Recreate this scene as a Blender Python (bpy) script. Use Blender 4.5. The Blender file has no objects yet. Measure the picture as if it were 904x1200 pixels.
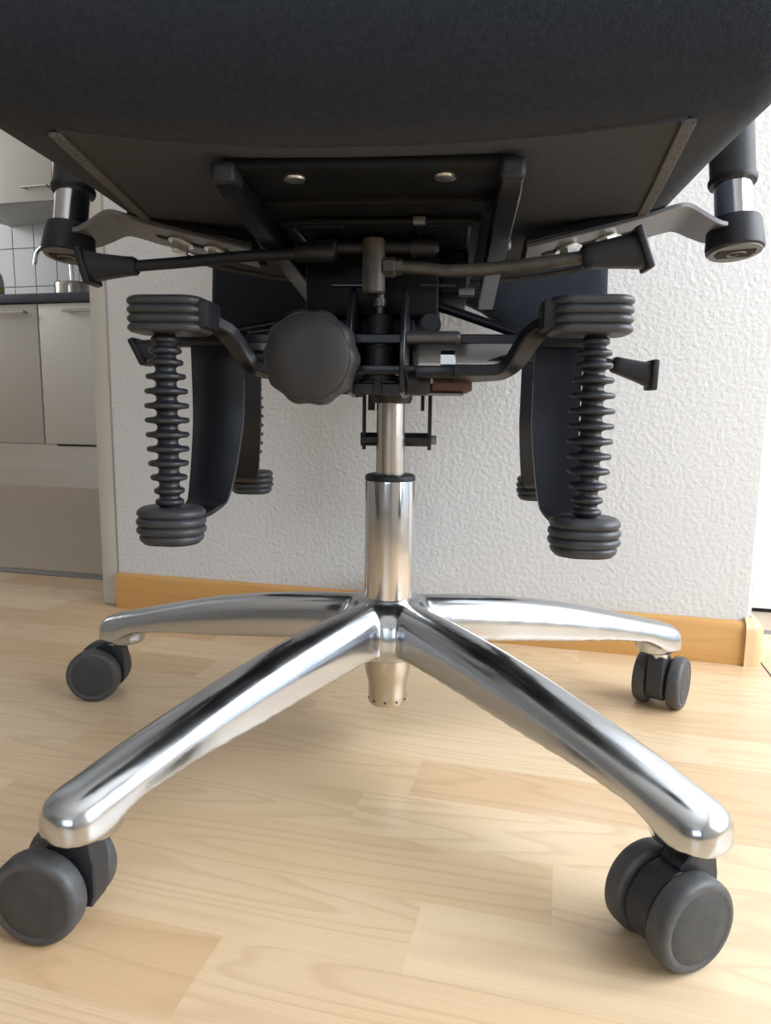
import bpy, bmesh, math, random
from mathutils import Vector, Matrix
random.seed(7)
PI = math.pi
SC = bpy.context.scene
COL = SC.collection
R = math.radians

# ------------------------------------------------------------------ camera, light, exposure
cam_d = bpy.data.cameras.new('camera')
cam_d.sensor_fit = 'VERTICAL'; cam_d.sensor_height = 36.0; cam_d.lens = 822.384 / 1200 * 36
cam_d.clip_start = 0.01
cam = bpy.data.objects.new('camera', cam_d); COL.objects.link(cam)
_p, _r, _y = 0.14595, 0.0128, -0.0061
fh = Vector((math.sin(_y), math.cos(_y), 0)); rt = Vector((math.cos(_y), -math.sin(_y), 0)); up = Vector((0, 0, 1))
F = fh * math.cos(_p) - up * math.sin(_p); U = fh * math.sin(_p) + up * math.cos(_p)
X = rt * math.cos(_r) + U * math.sin(_r); Y = U * math.cos(_r) - rt * math.sin(_r)
mw = Matrix.Identity(4)
for i in range(3):
    mw[i][0] = X[i]; mw[i][1] = Y[i]; mw[i][2] = -F[i]
mw.translation = Vector((0, -0.6694, 0.3486))
cam.matrix_world = mw
SC.camera = cam

vs = SC.view_settings
vs.view_transform = 'Standard'; vs.look = 'None'; vs.gamma = 1.0; vs.use_curve_mapping = False
vs.exposure = 0.33

w = bpy.data.worlds.new('sky'); SC.world = w; w.use_nodes = True
bgn = w.node_tree.nodes['Background']
bgn.inputs[0].default_value = (0.72, 0.85, 1.0, 1); bgn.inputs[1].default_value = 1.0

# room frame: s runs along the back wall, t into the kitchen
A0 = Vector((-0.472, 0.524, 0)); AW = R(-13.74)
E1 = Vector((math.cos(AW), math.sin(AW), 0)); E2 = Vector((-math.sin(AW), math.cos(AW), 0))
def st(s, t, z=0.0):
    return A0 + E1 * s + E2 * t + Vector((0, 0, z))
M_ROOM = Matrix.Translation(A0) @ Matrix.Rotation(AW, 4, 'Z')

def area(name, pos, direction, sx, sy, power, color):
    l = bpy.data.lights.new(name, 'AREA'); l.shape = 'RECTANGLE'; l.size = sx; l.size_y = sy
    l.energy = power; l.color = color
    o = bpy.data.objects.new(name, l); COL.objects.link(o)
    o.location = pos; o.rotation_euler = Vector(direction).to_track_quat('-Z', 'Z').to_euler()
    return o
area('daylight_right_window', st(2.24, -0.45, 1.2), -E1, 1.3, 2.0, 68, (0.88, 0.94, 1.0))
area('daylight_rear_window', st(0.7, -4.64, 1.5), E2, 1.9, 1.3, 15, (0.78, 0.89, 1.0))
area('kitchen_fill_light', st(-3.14, 1.0, 1.5), E1, 1.0, 1.0, 12, (0.95, 0.97, 1.0))  # added area light to brighten the kitchen; no window stands there

# ------------------------------------------------------------------ materials
def mat(name, col, rough=0.5, metal=0.0, bump=None, var=None, spec=None, sheen=0.0, coat=0.0, rvar=None):
    """bump=(scale, strength, distance); var=(scale, other colour, amount); rvar=(scale, other roughness)"""
    m = bpy.data.materials.new(name); m.use_nodes = True
    nt = m.node_tree; b = nt.nodes['Principled BSDF']
    b.inputs['Base Color'].default_value = (*col, 1); b.inputs['Roughness'].default_value = rough
    b.inputs['Metallic'].default_value = metal
    if spec is not None: b.inputs['Specular IOR Level'].default_value = spec
    if sheen: b.inputs['Sheen Weight'].default_value = sheen
    if coat: b.inputs['Coat Weight'].default_value = coat
    tc = nt.nodes.new('ShaderNodeTexCoord')
    def noise(scale, detail=3):
        n = nt.nodes.new('ShaderNodeTexNoise'); n.inputs['Scale'].default_value = scale
        n.inputs['Detail'].default_value = detail
        nt.links.new(tc.outputs['Object'], n.inputs['Vector']); return n
    if var:
        n = noise(var[0]); mx = nt.nodes.new('ShaderNodeMix'); mx.data_type = 'RGBA'
        mx.inputs[6].default_value = (*col, 1); mx.inputs[7].default_value = (*var[1], 1)
        mr = nt.nodes.new('ShaderNodeMapRange'); mr.inputs[1].default_value = 0.35; mr.inputs[2].default_value = 0.7
        mr.inputs[4].default_value = var[2]
        nt.links.new(n.outputs['Fac'], mr.inputs[0]); nt.links.new(mr.outputs[0], mx.inputs[0])
        nt.links.new(mx.outputs[2], b.inputs['Base Color'])
    if rvar:
        n = noise(rvar[0], 5); mr = nt.nodes.new('ShaderNodeMapRange')
        mr.inputs[1].default_value = 0.35; mr.inputs[2].default_value = 0.7
        mr.inputs[3].default_value = rough; mr.inputs[4].default_value = rvar[1]
        nt.links.new(n.outputs['Fac'], mr.inputs[0]); nt.links.new(mr.outputs[0], b.inputs['Roughness'])
    if bump:
        n = noise(bump[0], 4); bp = nt.nodes.new('ShaderNodeBump')
        bp.inputs['Strength'].default_value = bump[1]; bp.inputs['Distance'].default_value = bump[2]
        nt.links.new(n.outputs['Fac'], bp.inputs['Height']); nt.links.new(bp.outputs[0], b.inputs['Normal'])
    return m

def wood(name, c1, c2, c3, rough, scale, rand=True, grain=1.0, rings=9.0):
    """straight grained wood along the room's s direction, each piece its own cut and tone"""
    m = bpy.data.materials.new(name); m.use_nodes = True
    nt = m.node_tree; N = nt.nodes; Lk = nt.links; b = N['Principled BSDF']
    geo = N.new('ShaderNodeNewGeometry'); oi = N.new('ShaderNodeObjectInfo')
    vr = N.new('ShaderNodeVectorRotate'); vr.rotation_type = 'Z_AXIS'; vr.inputs['Angle'].default_value = -AW
    Lk.new(geo.outputs['Position'], vr.inputs['Vector'])
    mp = N.new('ShaderNodeMapping'); mp.inputs['Scale'].default_value = scale
    Lk.new(vr.outputs[0], mp.inputs['Vector'])
    off = N.new('ShaderNodeVectorMath'); off.operation = 'ADD'
    cx = N.new('ShaderNodeCombineXYZ')
    if rand:
        ml = N.new('ShaderNodeMath'); ml.operation = 'MULTIPLY'; ml.inputs[1].default_value = 57.0
        Lk.new(oi.outputs['Random'], ml.inputs[0]); Lk.new(ml.outputs[0], cx.inputs[0]); Lk.new(ml.outputs[0], cx.inputs[1])
    Lk.new(mp.outputs[0], off.inputs[0]); Lk.new(cx.outputs[0], off.inputs[1])
    # growth-ring figure
    n1 = N.new('ShaderNodeTexNoise'); n1.inputs['Scale'].default_value = 1.0; n1.inputs['Detail'].default_value = 1.5
    n1.inputs['Roughness'].default_value = 0.35
    Lk.new(off.outputs[0], n1.inputs['Vector'])
    m1 = N.new('ShaderNodeMath'); m1.operation = 'MULTIPLY'; m1.inputs[1].default_value = rings
    fr = N.new('ShaderNodeMath'); fr.operation = 'FRACT'
    Lk.new(n1.outputs['Fac'], m1.inputs[0]); Lk.new(m1.outputs[0], fr.inputs[0])
    r1 = N.new('ShaderNodeValToRGB')
    r1.color_ramp.elements[0].position = 0.0; r1.color_ramp.elements[0].color = (0.08, 0.08, 0.08, 1)
    r1.color_ramp.elements[1].position = 0.55; r1.color_ramp.elements[1].color = (0.16, 0.16, 0.16, 1)
    e = r1.color_ramp.elements.new(0.86); e.color = (0.85, 0.85, 0.85, 1)
    e = r1.color_ramp.elements.new(1.0); e.color = (0.08, 0.08, 0.08, 1)
    Lk.new(fr.outputs[0], r1.inputs[0])
    # fine fibre
    mp2 = N.new('ShaderNodeMapping'); mp2.inputs['Scale'].default_value = (6, 60, 6)
    Lk.new(off.outputs[0], mp2.inputs['Vector'])
    n2 = N.new('ShaderNodeTexNoise'); n2.inputs['Scale'].default_value = 1.0; n2.inputs['Detail'].default_value = 3
    Lk.new(mp2.outputs[0], n2.inputs['Vector'])
    # tone of this piece
    mxa = N.new('ShaderNodeMix'); mxa.data_type = 'RGBA'
    mxa.inputs[6].default_value = (*c1, 1); mxa.inputs[7].default_value = (*c2, 1)
    if rand: Lk.new(oi.outputs['Random'], mxa.inputs[0])
    else: Lk.new(n1.outputs['Fac'], mxa.inputs[0])
    mxb = N.new('ShaderNodeMix'); mxb.data_type = 'RGBA'; mxb.inputs[7].default_value = (*c3, 1)
    mm = N.new('ShaderNodeMath'); mm.operation = 'MULTIPLY'; mm.inputs[1].default_value = 0.55 * grain
    Lk.new(r1.outputs[0], mm.inputs[0]); Lk.new(mm.outputs[0], mxb.inputs[0]); Lk.new(mxa.outputs[2], mxb.inputs[6])
    mxc = N.new('ShaderNodeMix'); mxc.data_type = 'RGBA'; mxc.inputs[7].default_value = (*c3, 1)
    m3 = N.new('ShaderNodeMapRange'); m3.inputs[1].default_value = 0.45; m3.inputs[2].default_value = 0.8; m3.inputs[4].default_value = 0.35 * grain
    Lk.new(n2.outputs['Fac'], m3.inputs[0]); Lk.new(m3.outputs[0], mxc.inputs[0]); Lk.new(mxb.outputs[2], mxc.inputs[6])
    Lk.new(mxc.outputs[2], b.inputs['Base Color'])
    b.inputs['Roughness'].default_value = rough
    return m

MT = {}
MT['plank'] = wood('laminate_maple', (0.77, 0.60, 0.40), (0.64, 0.43, 0.245), (0.42, 0.245, 0.12), 0.30, (1.4, 15, 1.4), grain=0.62, rings=17.0)
MT['kitchen_plank_shaded'] = wood('laminate_kitchen_shaded', (0.50, 0.41, 0.31), (0.44, 0.35, 0.26), (0.36, 0.28, 0.20), 0.5, (2.2, 14, 2.2), rand=False, grain=0.5)  # wood like the main floor, greyed and darkened to paint in kitchen shade
MT['board'] = wood('baseboard_wood', (0.66, 0.37, 0.13), (0.60, 0.32, 0.10), (0.46, 0.22, 0.055), 0.38, (1.5, 20, 30), rand=False, grain=0.5)
MT['slab'] = mat('slab', (0.25, 0.18, 0.11), 0.8)
MT['wall'] = mat('plaster_white', (0.70, 0.70, 0.70), 0.9, bump=(150, 0.52, 0.003))
MT['wall_plain'] = mat('wall_plain', (0.82, 0.815, 0.80), 0.9, bump=(70, 0.3, 0.002))
MT['wall_far'] = mat('wall_far', (0.42, 0.40, 0.38), 0.9)  # unseen walls, darkened to cut bounce light and dim metal reflections
MT['ceil'] = mat('ceiling_white', (0.85, 0.85, 0.84), 0.9)
MT['casing'] = mat('casing_cream', (0.62, 0.60, 0.545), 0.6, bump=(25, 0.15, 0.002), var=(9, (0.56, 0.545, 0.50), 0.5))
MT['white_paint'] = mat('white_paint', (0.86, 0.86, 0.86), 0.35)
MT['cab'] = mat('cabinet_white', (0.74, 0.69, 0.62), 0.35, var=(1.5, (0.70, 0.65, 0.57), 0.6))
MT['worktop'] = mat('worktop_slate', (0.045, 0.055, 0.07), 0.45, var=(60, (0.07, 0.08, 0.10), 0.6))
MT['tile'] = mat('tile_white', (0.60, 0.60, 0.59), 0.25)
MT['grout'] = mat('grout', (0.44, 0.44, 0.43), 0.9)
MT['steel_handle'] = mat('brushed_steel', (0.45, 0.41, 0.36), 0.4, 1.0)
MT['dark_gap'] = mat('dark_gap', (0.015, 0.013, 0.012), 0.9)
MT['thresh'] = mat('threshold_metal', (0.30, 0.28, 0.26), 0.45, 0.7)
MT['chrome'] = mat('polished_aluminium', (0.57, 0.595, 0.63), 0.15, 1.0, bump=(900, 0.03, 0.0004), rvar=(38, 0.25))
MT['chrome2'] = mat('polished_column', (0.66, 0.66, 0.67), 0.12, 1.0, rvar=(60, 0.2))
MT['piston'] = mat('brushed_piston', (0.60, 0.565, 0.53), 0.26, 1.0)
MT['socket'] = mat('nickel_socket', (0.62, 0.575, 0.51), 0.28, 1.0)
MT['zinc'] = mat('zinc', (0.70, 0.71, 0.70), 0.3, 1.0)
MT['steel_grey'] = mat('grey_powder_steel', (0.17, 0.172, 0.18), 0.38, 0.5)
MT['satin'] = mat('black_satin_metal', (0.008, 0.009, 0.013), 0.30, 0.0, spec=0.36, bump=(160, 0.08, 0.001))
MT['matte'] = mat('black_matte_plastic', (0.013, 0.014, 0.017), 0.48, spec=0.36, bump=(900, 0.12, 0.0005))
MT['knob'] = mat('knob_plastic', (0.026, 0.026, 0.029), 0.55, bump=(1200, 0.2, 0.0005), var=(40, (0.034, 0.033, 0.033), 0.6))
MT['rubber'] = mat('bellows_rubber', (0.030, 0.032, 0.037), 0.46, var=(70, (0.042, 0.045, 0.05), 0.5))
MT['bellow_dark'] = mat('bellows_dark_rubber', (0.016, 0.018, 0.023), 0.42)
MT['fabric'] = mat('seat_fabric', (0.013, 0.017, 0.025), 0.95, bump=(1400, 0.7, 0.0012), var=(350, (0.024, 0.030, 0.041), 0.8), sheen=0.08, spec=0.2)
MT['felt'] = mat('seat_felt', (0.046, 0.049, 0.055), 0.95, bump=(1100, 0.6, 0.001), var=(420, (0.066, 0.069, 0.076), 0.8), spec=0.15)
MT['velcro'] = mat('seam_tape', (0.115, 0.115, 0.118), 0.95, bump=(900, 0.8, 0.001), var=(500, (0.05, 0.05, 0.052), 0.9))
MT['joint_cap'] = mat('joint_cap_grey', (0.10, 0.10, 0.10), 0.4)
MT['joint'] = mat('joint_brown', (0.08, 0.055, 0.035), 0.8)
MT['zip'] = mat('zip_teeth', (0.09, 0.09, 0.095), 0.4)
MT['tread'] = mat('wheel_tread', (0.056, 0.058, 0.062), 0.5, bump=(300, 0.1, 0.0008), var=(130, (0.15, 0.15, 0.15), 0.25))
MT['cap'] = mat('wheel_cap', (0.036, 0.039, 0.043), 0.55, var=(110, (0.075, 0.075, 0.073), 0.4))
MT['hood'] = mat('caster_hood', (0.017, 0.019, 0.026), 0.45, var=(120, (0.06, 0.06, 0.06), 0.3))
MT['dark_steel'] = mat('dark_zinc', (0.09, 0.09, 0.095), 0.4, 0.6)
MT['dusty'] = mat('dusty_lever_metal', (0.052, 0.047, 0.040), 0.5, 0.2, var=(90, (0.105, 0.092, 0.072), 0.7), bump=(400, 0.2, 0.0006))
MT['brown'] = mat('reddish_brown_block', (0.055, 0.021, 0.014), 0.45)
MT['glass_green'] = mat('bottle_green', (0.30, 0.42, 0.16), 0.2)
MT['bottle_clear'] = mat('bottle_pale', (0.55, 0.60, 0.60), 0.15)
MT['label_y'] = mat('bottle_label', (0.55, 0.50, 0.12), 0.5)

# ------------------------------------------------------------------ mesh helpers
class M:
    def __init__(s): s.v = []; s.f = []; s.mi = []
    def add(s, vs, fs, T=None, mi=0):
        n = len(s.v)
        s.v += [(T @ Vector(p)) if T is not None else Vector(p) for p in vs]
        s.f += [tuple(n + i for i in f) for f in fs]; s.mi += [mi] * len(fs); return s
    def box(s, x0, x1, y0, y1, z0, z1, T=None, bev=0.0, seg=2):
        if bev <= 0:
            v = [(x, y, z) for z in (z0, z1) for y in (y0, y1) for x in (x0, x1)]
            return s.add(v, [(0, 2, 3, 1), (4, 5, 7, 6), (0, 1, 5, 4), (2, 6, 7, 3), (0, 4, 6, 2), (1, 3, 7, 5)], T)
        bm = bmesh.new()
        vv = [bm.verts.new((x, y, z)) for z in (z0, z1) for y in (y0, y1) for x in (x0, x1)]
        for f in [(0, 2, 3, 1), (4, 5, 7, 6), (0, 1, 5, 4), (2, 6, 7, 3), (0, 4, 6, 2), (1, 3, 7, 5)]:
            bm.faces.new([vv[i] for i in f])
        bmesh.ops.bevel(bm, geom=bm.edges[:], offset=bev, segments=seg, profile=0.5, affect='EDGES')
        return s.frombm(bm, T)
    def frombm(s, bm, T=None):
        bm.verts.index_update()
        s.add([v.co.copy() for v in bm.verts], [tuple(v.index for v in f.verts) for f in bm.faces], T); bm.free(); return s
    def lathe(s, prof, seg=32, T=None, close=True, wob=None):
        """prof: (radius, z) from bottom to top; wob(theta, i) scales the radius"""
        v = []; f = []; n = len(prof)
        for i, (r, z) in enumerate(prof):
            for k in range(seg):
                a = 2 * PI * k / seg; rr = r * (wob(a, i) if wob else 1)
                v.append((rr * math.cos(a), rr * math.sin(a), z))
        for i in range(n - 1):
            for k in range(seg):
                k2 = (k + 1) % seg
                f.append((i * seg + k, i * seg + k2, (i + 1) * seg + k2, (i + 1) * seg + k))
        if close:
            f.append(tuple(reversed(range(seg)))); f.append(tuple((n - 1) * seg + k for k in range(seg)))
        return s.add(v, f, T)
    def loft(s, rings, T=None, closed=True, caps=True):
        n = len(rings[0]); v = [p for r in rings for p in r]; f = []
        for i in range(len(rings) - 1):
            for k in range(n if closed else n - 1):
                k2 = (k + 1) % n
                f.append((i * n + k, i * n + k2, (i + 1) * n + k2, (i + 1) * n + k))
        if caps:
            f.append(tuple(reversed(range(n)))); f.append(tuple((len(rings) - 1) * n + k for k in range(n)))
        return s.add(v, f, T)
    def tube(s, pts, rad, seg=14, T=None):
        return s.sweep(pts, [[(math.cos(2 * PI * k / seg), math.sin(2 * PI * k / seg)) for k in range(seg)]] * len(pts), rad, T)
    def sweep(s, pts, profs, rad=1.0, T=None, upv=None):
        pts = [Vector(p) for p in pts]; n = len(pts)
        if not isinstance(rad, (list, tuple)): rad = [rad] * n
        rings = []; nrm = None
        for i, p in enumerate(pts):
            t = (pts[min(i + 1, n - 1)] - pts[max(i - 1, 0)]).normalized()
            if upv is not None: nrm = (Vector(upv) - t * t.dot(Vector(upv))).normalized()
            elif nrm is None:
                a = Vector((0, 0, 1)) if abs(t.z) < 0.9 else Vector((0, 1, 0))
                nrm = (a - t * t.dot(a)).normalized()
            else: nrm = (nrm - t * t.dot(nrm)).normalized()
            bn = t.cross(nrm)
            rings.append([p + bn * (q[0] * rad[i]) + nrm * (q[1] * rad[i]) for q in profs[i]])
        return s.loft(rings, T)
    def bar(s, pts, w, h, T=None, upv=(0, 0, 1), c=0.0012):
        """rectangular bar along pts: w across, h along upv; w and h may be lists"""
        n = len(pts)
        W = w if isinstance(w, (list, tuple)) else [w] * n
        H = h if isinstance(h, (list, tuple)) else [h] * n
        pr = []
        for i in range(n):
            a, b = W[i] / 2, H[i] / 2; cc = min(c, a * 0.45, b * 0.45)
            pr.append([(a - cc, -b), (a, -b + cc), (a, b - cc), (a - cc, b), (-a + cc, b), (-a, b - cc), (-a, -b + cc), (-a + cc, -b)])
        return s.sweep(pts, pr, 1.0, T, upv)
    def plate(s, outline, z0, z1, T=None, bev=0.0006):
        """outline in xy (counter clockwise), extruded in z"""
        bm = bmesh.new()
        vv = [bm.verts.new((p[0], p[1], z0)) for p in outline]; f = bm.faces.new(vv)
        r = bmesh.ops.extrude_face_region(bm, geom=[f])
        for e in r['geom']:
            if isinstance(e, bmesh.types.BMVert): e.co.z = z1
        bmesh.ops.recalc_face_normals(bm, faces=bm.faces[:])
        if bev > 0:
            ed = [e for e in bm.edges if abs(e.verts[0].co.z - e.verts[1].co.z) < 1e-9]
            bmesh.ops.bevel(bm, geom=ed, offset=bev, segments=1, affect='EDGES')
        return s.frombm(bm, T)
    def mesh(s, name, m, ang=38):
        me = bpy.data.meshes.new(name); me.from_pydata([tuple(p) for p in s.v], [], s.f)
        bm = bmesh.new(); bm.from_mesh(me); bmesh.ops.recalc_face_normals(bm, faces=bm.faces[:]); bm.to_mesh(me); bm.free()
        for k in (m if isinstance(m, (list, tuple)) else [m]): me.materials.append(k)
        if ang is not None:
            me.polygons.foreach_set('use_smooth', [True] * len(me.polygons)); me.set_sharp_from_angle(angle=R(ang))
        me.update(); return me
    def build(s, name, m, parent=None, ang=38):
        o = bpy.data.objects.new(name, s.mesh(name, m, ang)); COL.objects.link(o)
        if parent is not None: o.parent = parent
        return o

def tag(o, label=None, cat=None, group=None, kind=None):
    if label: o['label'] = label
    if cat: o['category'] = cat
    if group: o['group'] = group
    if kind: o['kind'] = kind
    return o
def empty(name, loc=(0, 0, 0), rz=0.0, parent=None):
    o = bpy.data.objects.new(name, None); COL.objects.link(o); o.location = loc; o.rotation_euler = (0, 0, rz)
    o.empty_display_size = 0.05
    if parent is not None: o.parent = parent
    return o
def struct(mb, name, m, label, cat, ang=None):
    o = mb.build(name, m, None, ang); o.matrix_world = M_ROOM
    return tag(o, label, cat, kind='structure')
def smooth_path(P, n=8):
    """Catmull-Rom through the points"""
    P = [Vector(p) for p in P]; out = []
    for i in range(len(P) - 1):
        a = P[max(i - 1, 0)]; b = P[i]; c = P[i + 1]; d = P[min(i + 2, len(P) - 1)]
        for k in range(n):
            t = k / n
            out.append(0.5 * ((2 * b) + (c - a) * t + (2 * a - 5 * b + 4 * c - d) * t * t + (3 * b - a - 3 * c + d) * t ** 3))
    out.append(P[-1]); return out
def lerp(tab, x):
    if x <= tab[0][0]: return tab[0][1]
    for (a, va), (b, vb) in zip(tab, tab[1:]):
        if x <= b: return va + (vb - va) * (x - a) / (b - a)
    return tab[-1][1]

# ------------------------------------------------------------------ the room
ZC = 2.5
fl = struct(M().box(-3.2, 2.25, -4.65, 0.155, -0.06, -0.008), 'floor', MT['slab'], 'pale maple strip laminate floor under the office chair', 'floor')
PITCH = 0.067; T0 = -0.597
unit = M().box(0, 1, 0, PITCH, -0.008, 0.0).mesh('plank', MT['plank'], None)
SEEDS = {0: [0.75], 1: [0.58, 1.22], -1: [0.66], -2: [0.538, 1.0], 2: [0.62], 3: [0.30, 0.80], 4: [0.13, 0.47]}
rest = M(); first = True; n_pl = 0
for k in range(-61, 12):
    t = T0 + k * PITCH
    if t < -4.6: continue
    t1 = min(t + PITCH, 0.15)
    if t >= 0.15: break
    cuts = sorted(SEEDS.get(k, [random.uniform(0.3, 0.7)]))
    while cuts[0] > -3.2: cuts.insert(0, cuts[0] - random.uniform(0.36, 0.52))
    while cuts[-1] < 2.25: cuts.append(cuts[-1] + random.uniform(0.36, 0.52))
    for a, b in zip(cuts, cuts[1:]):
        a = max(a, -3.2); b = min(b, 2.25)
        if b - a < 0.01: continue
        if t > -1.25 and b > -1.2 and a < 1.9:
            o = bpy.data.objects.new('plank', unit); COL.objects.link(o); n_pl += 1
            o.parent = fl; o.location = (a, t, 0); o.scale = (b - a, (t1 - t) / PITCH, 1)
        else:
            rest.box(a, b, t, t1, -0.008, 0.0)
ro = rest.build('outer_planks', MT['plank'], fl, None); ro['kind'] = 'stuff'

struct(M().box(-3.2, 2.25, 0.175, 2.2, -0.06, 0.0), 'floor_kitchen', MT['kitchen_plank_shaded'], 'kitchen wood floor beyond the doorway, shade painted in as dull brown', 'floor')
struct(M().box(-0.97, -0.02, 0.150, 0.182, -0.06, 0.004, bev=0.002), 'trim_1', MT['thresh'], 'flat grey threshold strip across the kitchen doorway', 'threshold', 30)
struct(M().box(1.0, 2.25, 0.150, 0.180, -0.06, -0.001), 'trim_2', MT['thresh'], 'floor joint strip beside the right wall corner', 'threshold')
struct(M().box(-3.3, 2.3, -4.7, 2.25, ZC, ZC + 0.1), 'ceiling', MT['ceil'], 'plain white ceiling', 'ceiling')

struct(M().box(1.0268, 1.0288, -1.2, 0.10, -0.004, 0.0005), 'trim_5', MT['joint'], 'thin dark expansion joint in the floor at the pier corner', 'floor joint')

# back wall pier with rounded arris, rough plaster
pier = M()
bm = bmesh.new()
vv = [bm.verts.new((x, y, z)) for z in (0.0, ZC) for y in (0.0, 0.14) for x in (-0.004, 1.010)]
for f in [(0, 2, 3, 1), (4, 5, 7, 6), (0, 1, 5, 4), (2, 6, 7, 3), (0, 4, 6, 2), (1, 3, 7, 5)]: bm.faces.new([vv[i] for i in f])
bmesh.ops.bevel(bm, geom=[e for e in bm.edges if abs(e.verts[0].co.z - e.verts[1].co.z) > 1], offset=0.006, segments=3, affect='EDGES')
pier.frombm(bm)
struct(pier, 'wall_back', MT['wall'], 'rough white plaster wall pier behind the office chair', 'wall', 40)
struct(M().box(-0.036, -0.004, 0.002, 0.15, 0.0, 2.08, bev=0.004), 'trim_3', MT['casing'], 'narrow cream door casing at the left edge of the white pier', 'door casing', 40)
struct(M().box(-3.2, -0.95, 0.0, 0.17, 0, ZC).box(-0.95, -0.004, 0.002, 0.14, 2.08, ZC), 'wall_back_left', MT['wall'], 'white wall left of and above the kitchen doorway', 'wall')
struct(M().box(-3.3, -3.2, -4.65, 0.17, 0, ZC), 'wall_left', MT['wall_far'], 'plain left wall of the room, darkened to cut bounce light', 'wall')
fr = M(); YF = -4.65
fr.box(-3.2, -0.25, YF - 0.1, YF, 0, ZC).box(1.65, 2.25, YF - 0.1, YF, 0, ZC).box(-0.25, 1.65, YF - 0.1, YF, 0, 0.85).box(-0.25, 1.65, YF - 0.1, YF, 2.15, ZC)
struct(fr, 'wall_front', MT['wall_far'], 'plain wall with a window behind the viewer, warm grey to dim reflections', 'wall')
rw = M(); W0, W1 = -1.12, 0.22
rw.box(2.25, 2.35, YF, W0, 0, ZC).box(2.25, 2.35, W1, 0.5, 0, ZC).box(2.25, 2.35, W0, W1, 0, 0.15).box(2.25, 2.35, W0, W1, 2.25, ZC)
struct(rw, 'wall_right', MT['wall_plain'], 'plain white right wall with the big window', 'wall')
def window_frame(name, a, b, z0, z1, along_t, pos, label):
    f = M(); mid = (a + b) / 2; k = 0.06
    def bx(p0, p1, q0, q1):
        if along_t: f.box(pos, pos + 0.065, p0, p1, q0, q1)
        else: f.box(p0, p1, pos - 0.065, pos, q0, q1)
    for c0 in (a, mid - k / 2, b - k): bx(c0, c0 + k, z0, z1)
    for q in (z0, z1 - k):
        bx(a + k, mid - k / 2, q, q + k); bx(mid + k / 2, b - k, q, q + k)
    struct(f, name, MT['white_paint'], label, 'window')
window_frame('window_1', W0, W1, 0.15, 2.25, True, 2.255, 'white window frame in the right wall')
window_frame('window_2', -0.25, 1.65, 0.85, 2.15, False, YF - 0.005, 'white window frame behind the viewer')

# right of the pier: white door leaf standing over a dark gap
d1 = struct(M().box(1.045, 1.95, 0.285, 0.325, 0.007, 2.02, bev=0.002), 'door_1', MT['white_paint'], 'bright white door leaf right of the pier corner', 'door', 30)
M().box(1.80, 1.90, 0.268, 0.276, 1.04, 1.06).box(1.885, 1.90, 0.27, 0.29, 1.04, 1.06).build('door_handle', MT['steel_handle'], d1, None)
struct(M().box(1.02, 2.25, 0.335, 0.40, 0, ZC).box(1.96, 2.25, 0.285, 0.335, 0, ZC).box(1.02, 1.96, 0.285, 0.335, 2.03, ZC).box(1.02, 1.04, 0.14, 0.335, 0, ZC),
       'wall_back_right', MT['wall_plain'], 'white wall around the door at the right edge', 'wall')
struct(M().box(1.045, 1.95, 0.290, 0.32, 0.0, 0.006), 'trim_4', MT['dark_gap'], 'dark strip painting the shade in the gap under the white door leaf', 'gap shade strip')  # dark strip put in for the shade of the gap below the door

# kitchen shell
TK = 1.514
tw = struct(M().box(-3.2, 1.05, 2.12, 2.2, 0, ZC), 'wall_kitchen', MT['grout'], 'kitchen back wall with white tiles above the worktop', 'wall')
tm = M().box(0.0015, 0.1265, -0.006, 0.0, 0.0015, 0.1865, bev=0.0012, seg=1).mesh('tile', MT['tile'], 40)
for i in range(15):
    for j in range(3):
        o = bpy.data.objects.new('tile', tm); COL.objects.link(o); o.parent = tw
        o.location = (-2.93 + i * 0.128, 2.12, 0.757 + j * 0.188)
struct(M().box(-3.25, -3.2, 0.14, 2.2, 0, ZC), 'wall_kitchen_left', MT['wall_plain'], 'kitchen side wall out of view', 'wall')
struct(M().box(0.95, 1.02, 0.14, 2.12, 0, ZC), 'wall_kitchen_right', MT['wall_plain'], 'kitchen side wall hidden by the pier', 'wall')
struct(M().box(-3.2, -0.95, 0.172, 0.20, 0, ZC), 'wall_kitchen_front', MT['wall_plain'], 'kitchen wall beside the doorway', 'wall')

# baseboard with its corner cap
prof = [(0.0, 0.0), (-0.013, 0.0), (-0.013, 0.052), (-0.010, 0.058), (-0.004, 0.061), (0.0, 0.061)]
bb = struct(M().loft([[Vector((s, y, z)) for y, z in prof] for s in (0.002, 1.000)]), 'baseboard_back', MT['board'], 'honey brown wooden baseboard along the white pier', 'baseboard', 30)
cp = []
for i in range(9):
    a = -PI / 2 + (PI / 2) * i / 8
    cp.append(a)
capm = M()
pr = [(0.018, 0.0), (0.018, 0.052), (0.013, 0.060), (0.004, 0.066)]
rings = []
for rr, z in pr:
    ring = [Vector((1.000, 0.0, z)), Vector((1.000, -rr, z))]
    ring += [Vector((1.008 + rr * math.cos(a), 0.002 + rr * math.sin(a), z)) for a in cp]
    ring += [Vector((1.008 + rr, 0.05, z)), Vector((1.010, 0.05, z)), Vector((1.010, 0.0, z))]
    rings.append(ring)
capm.loft(rings)
MT['corner'] = mat('corner_cap', (0.66, 0.44, 0.22), 0.3, var=(14, (0.80, 0.66, 0.50), 0.6))
c = capm.build('corner_cap', MT['corner'], bb, 35); c['label'] = 'paler worn rounded corner cap'

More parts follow.
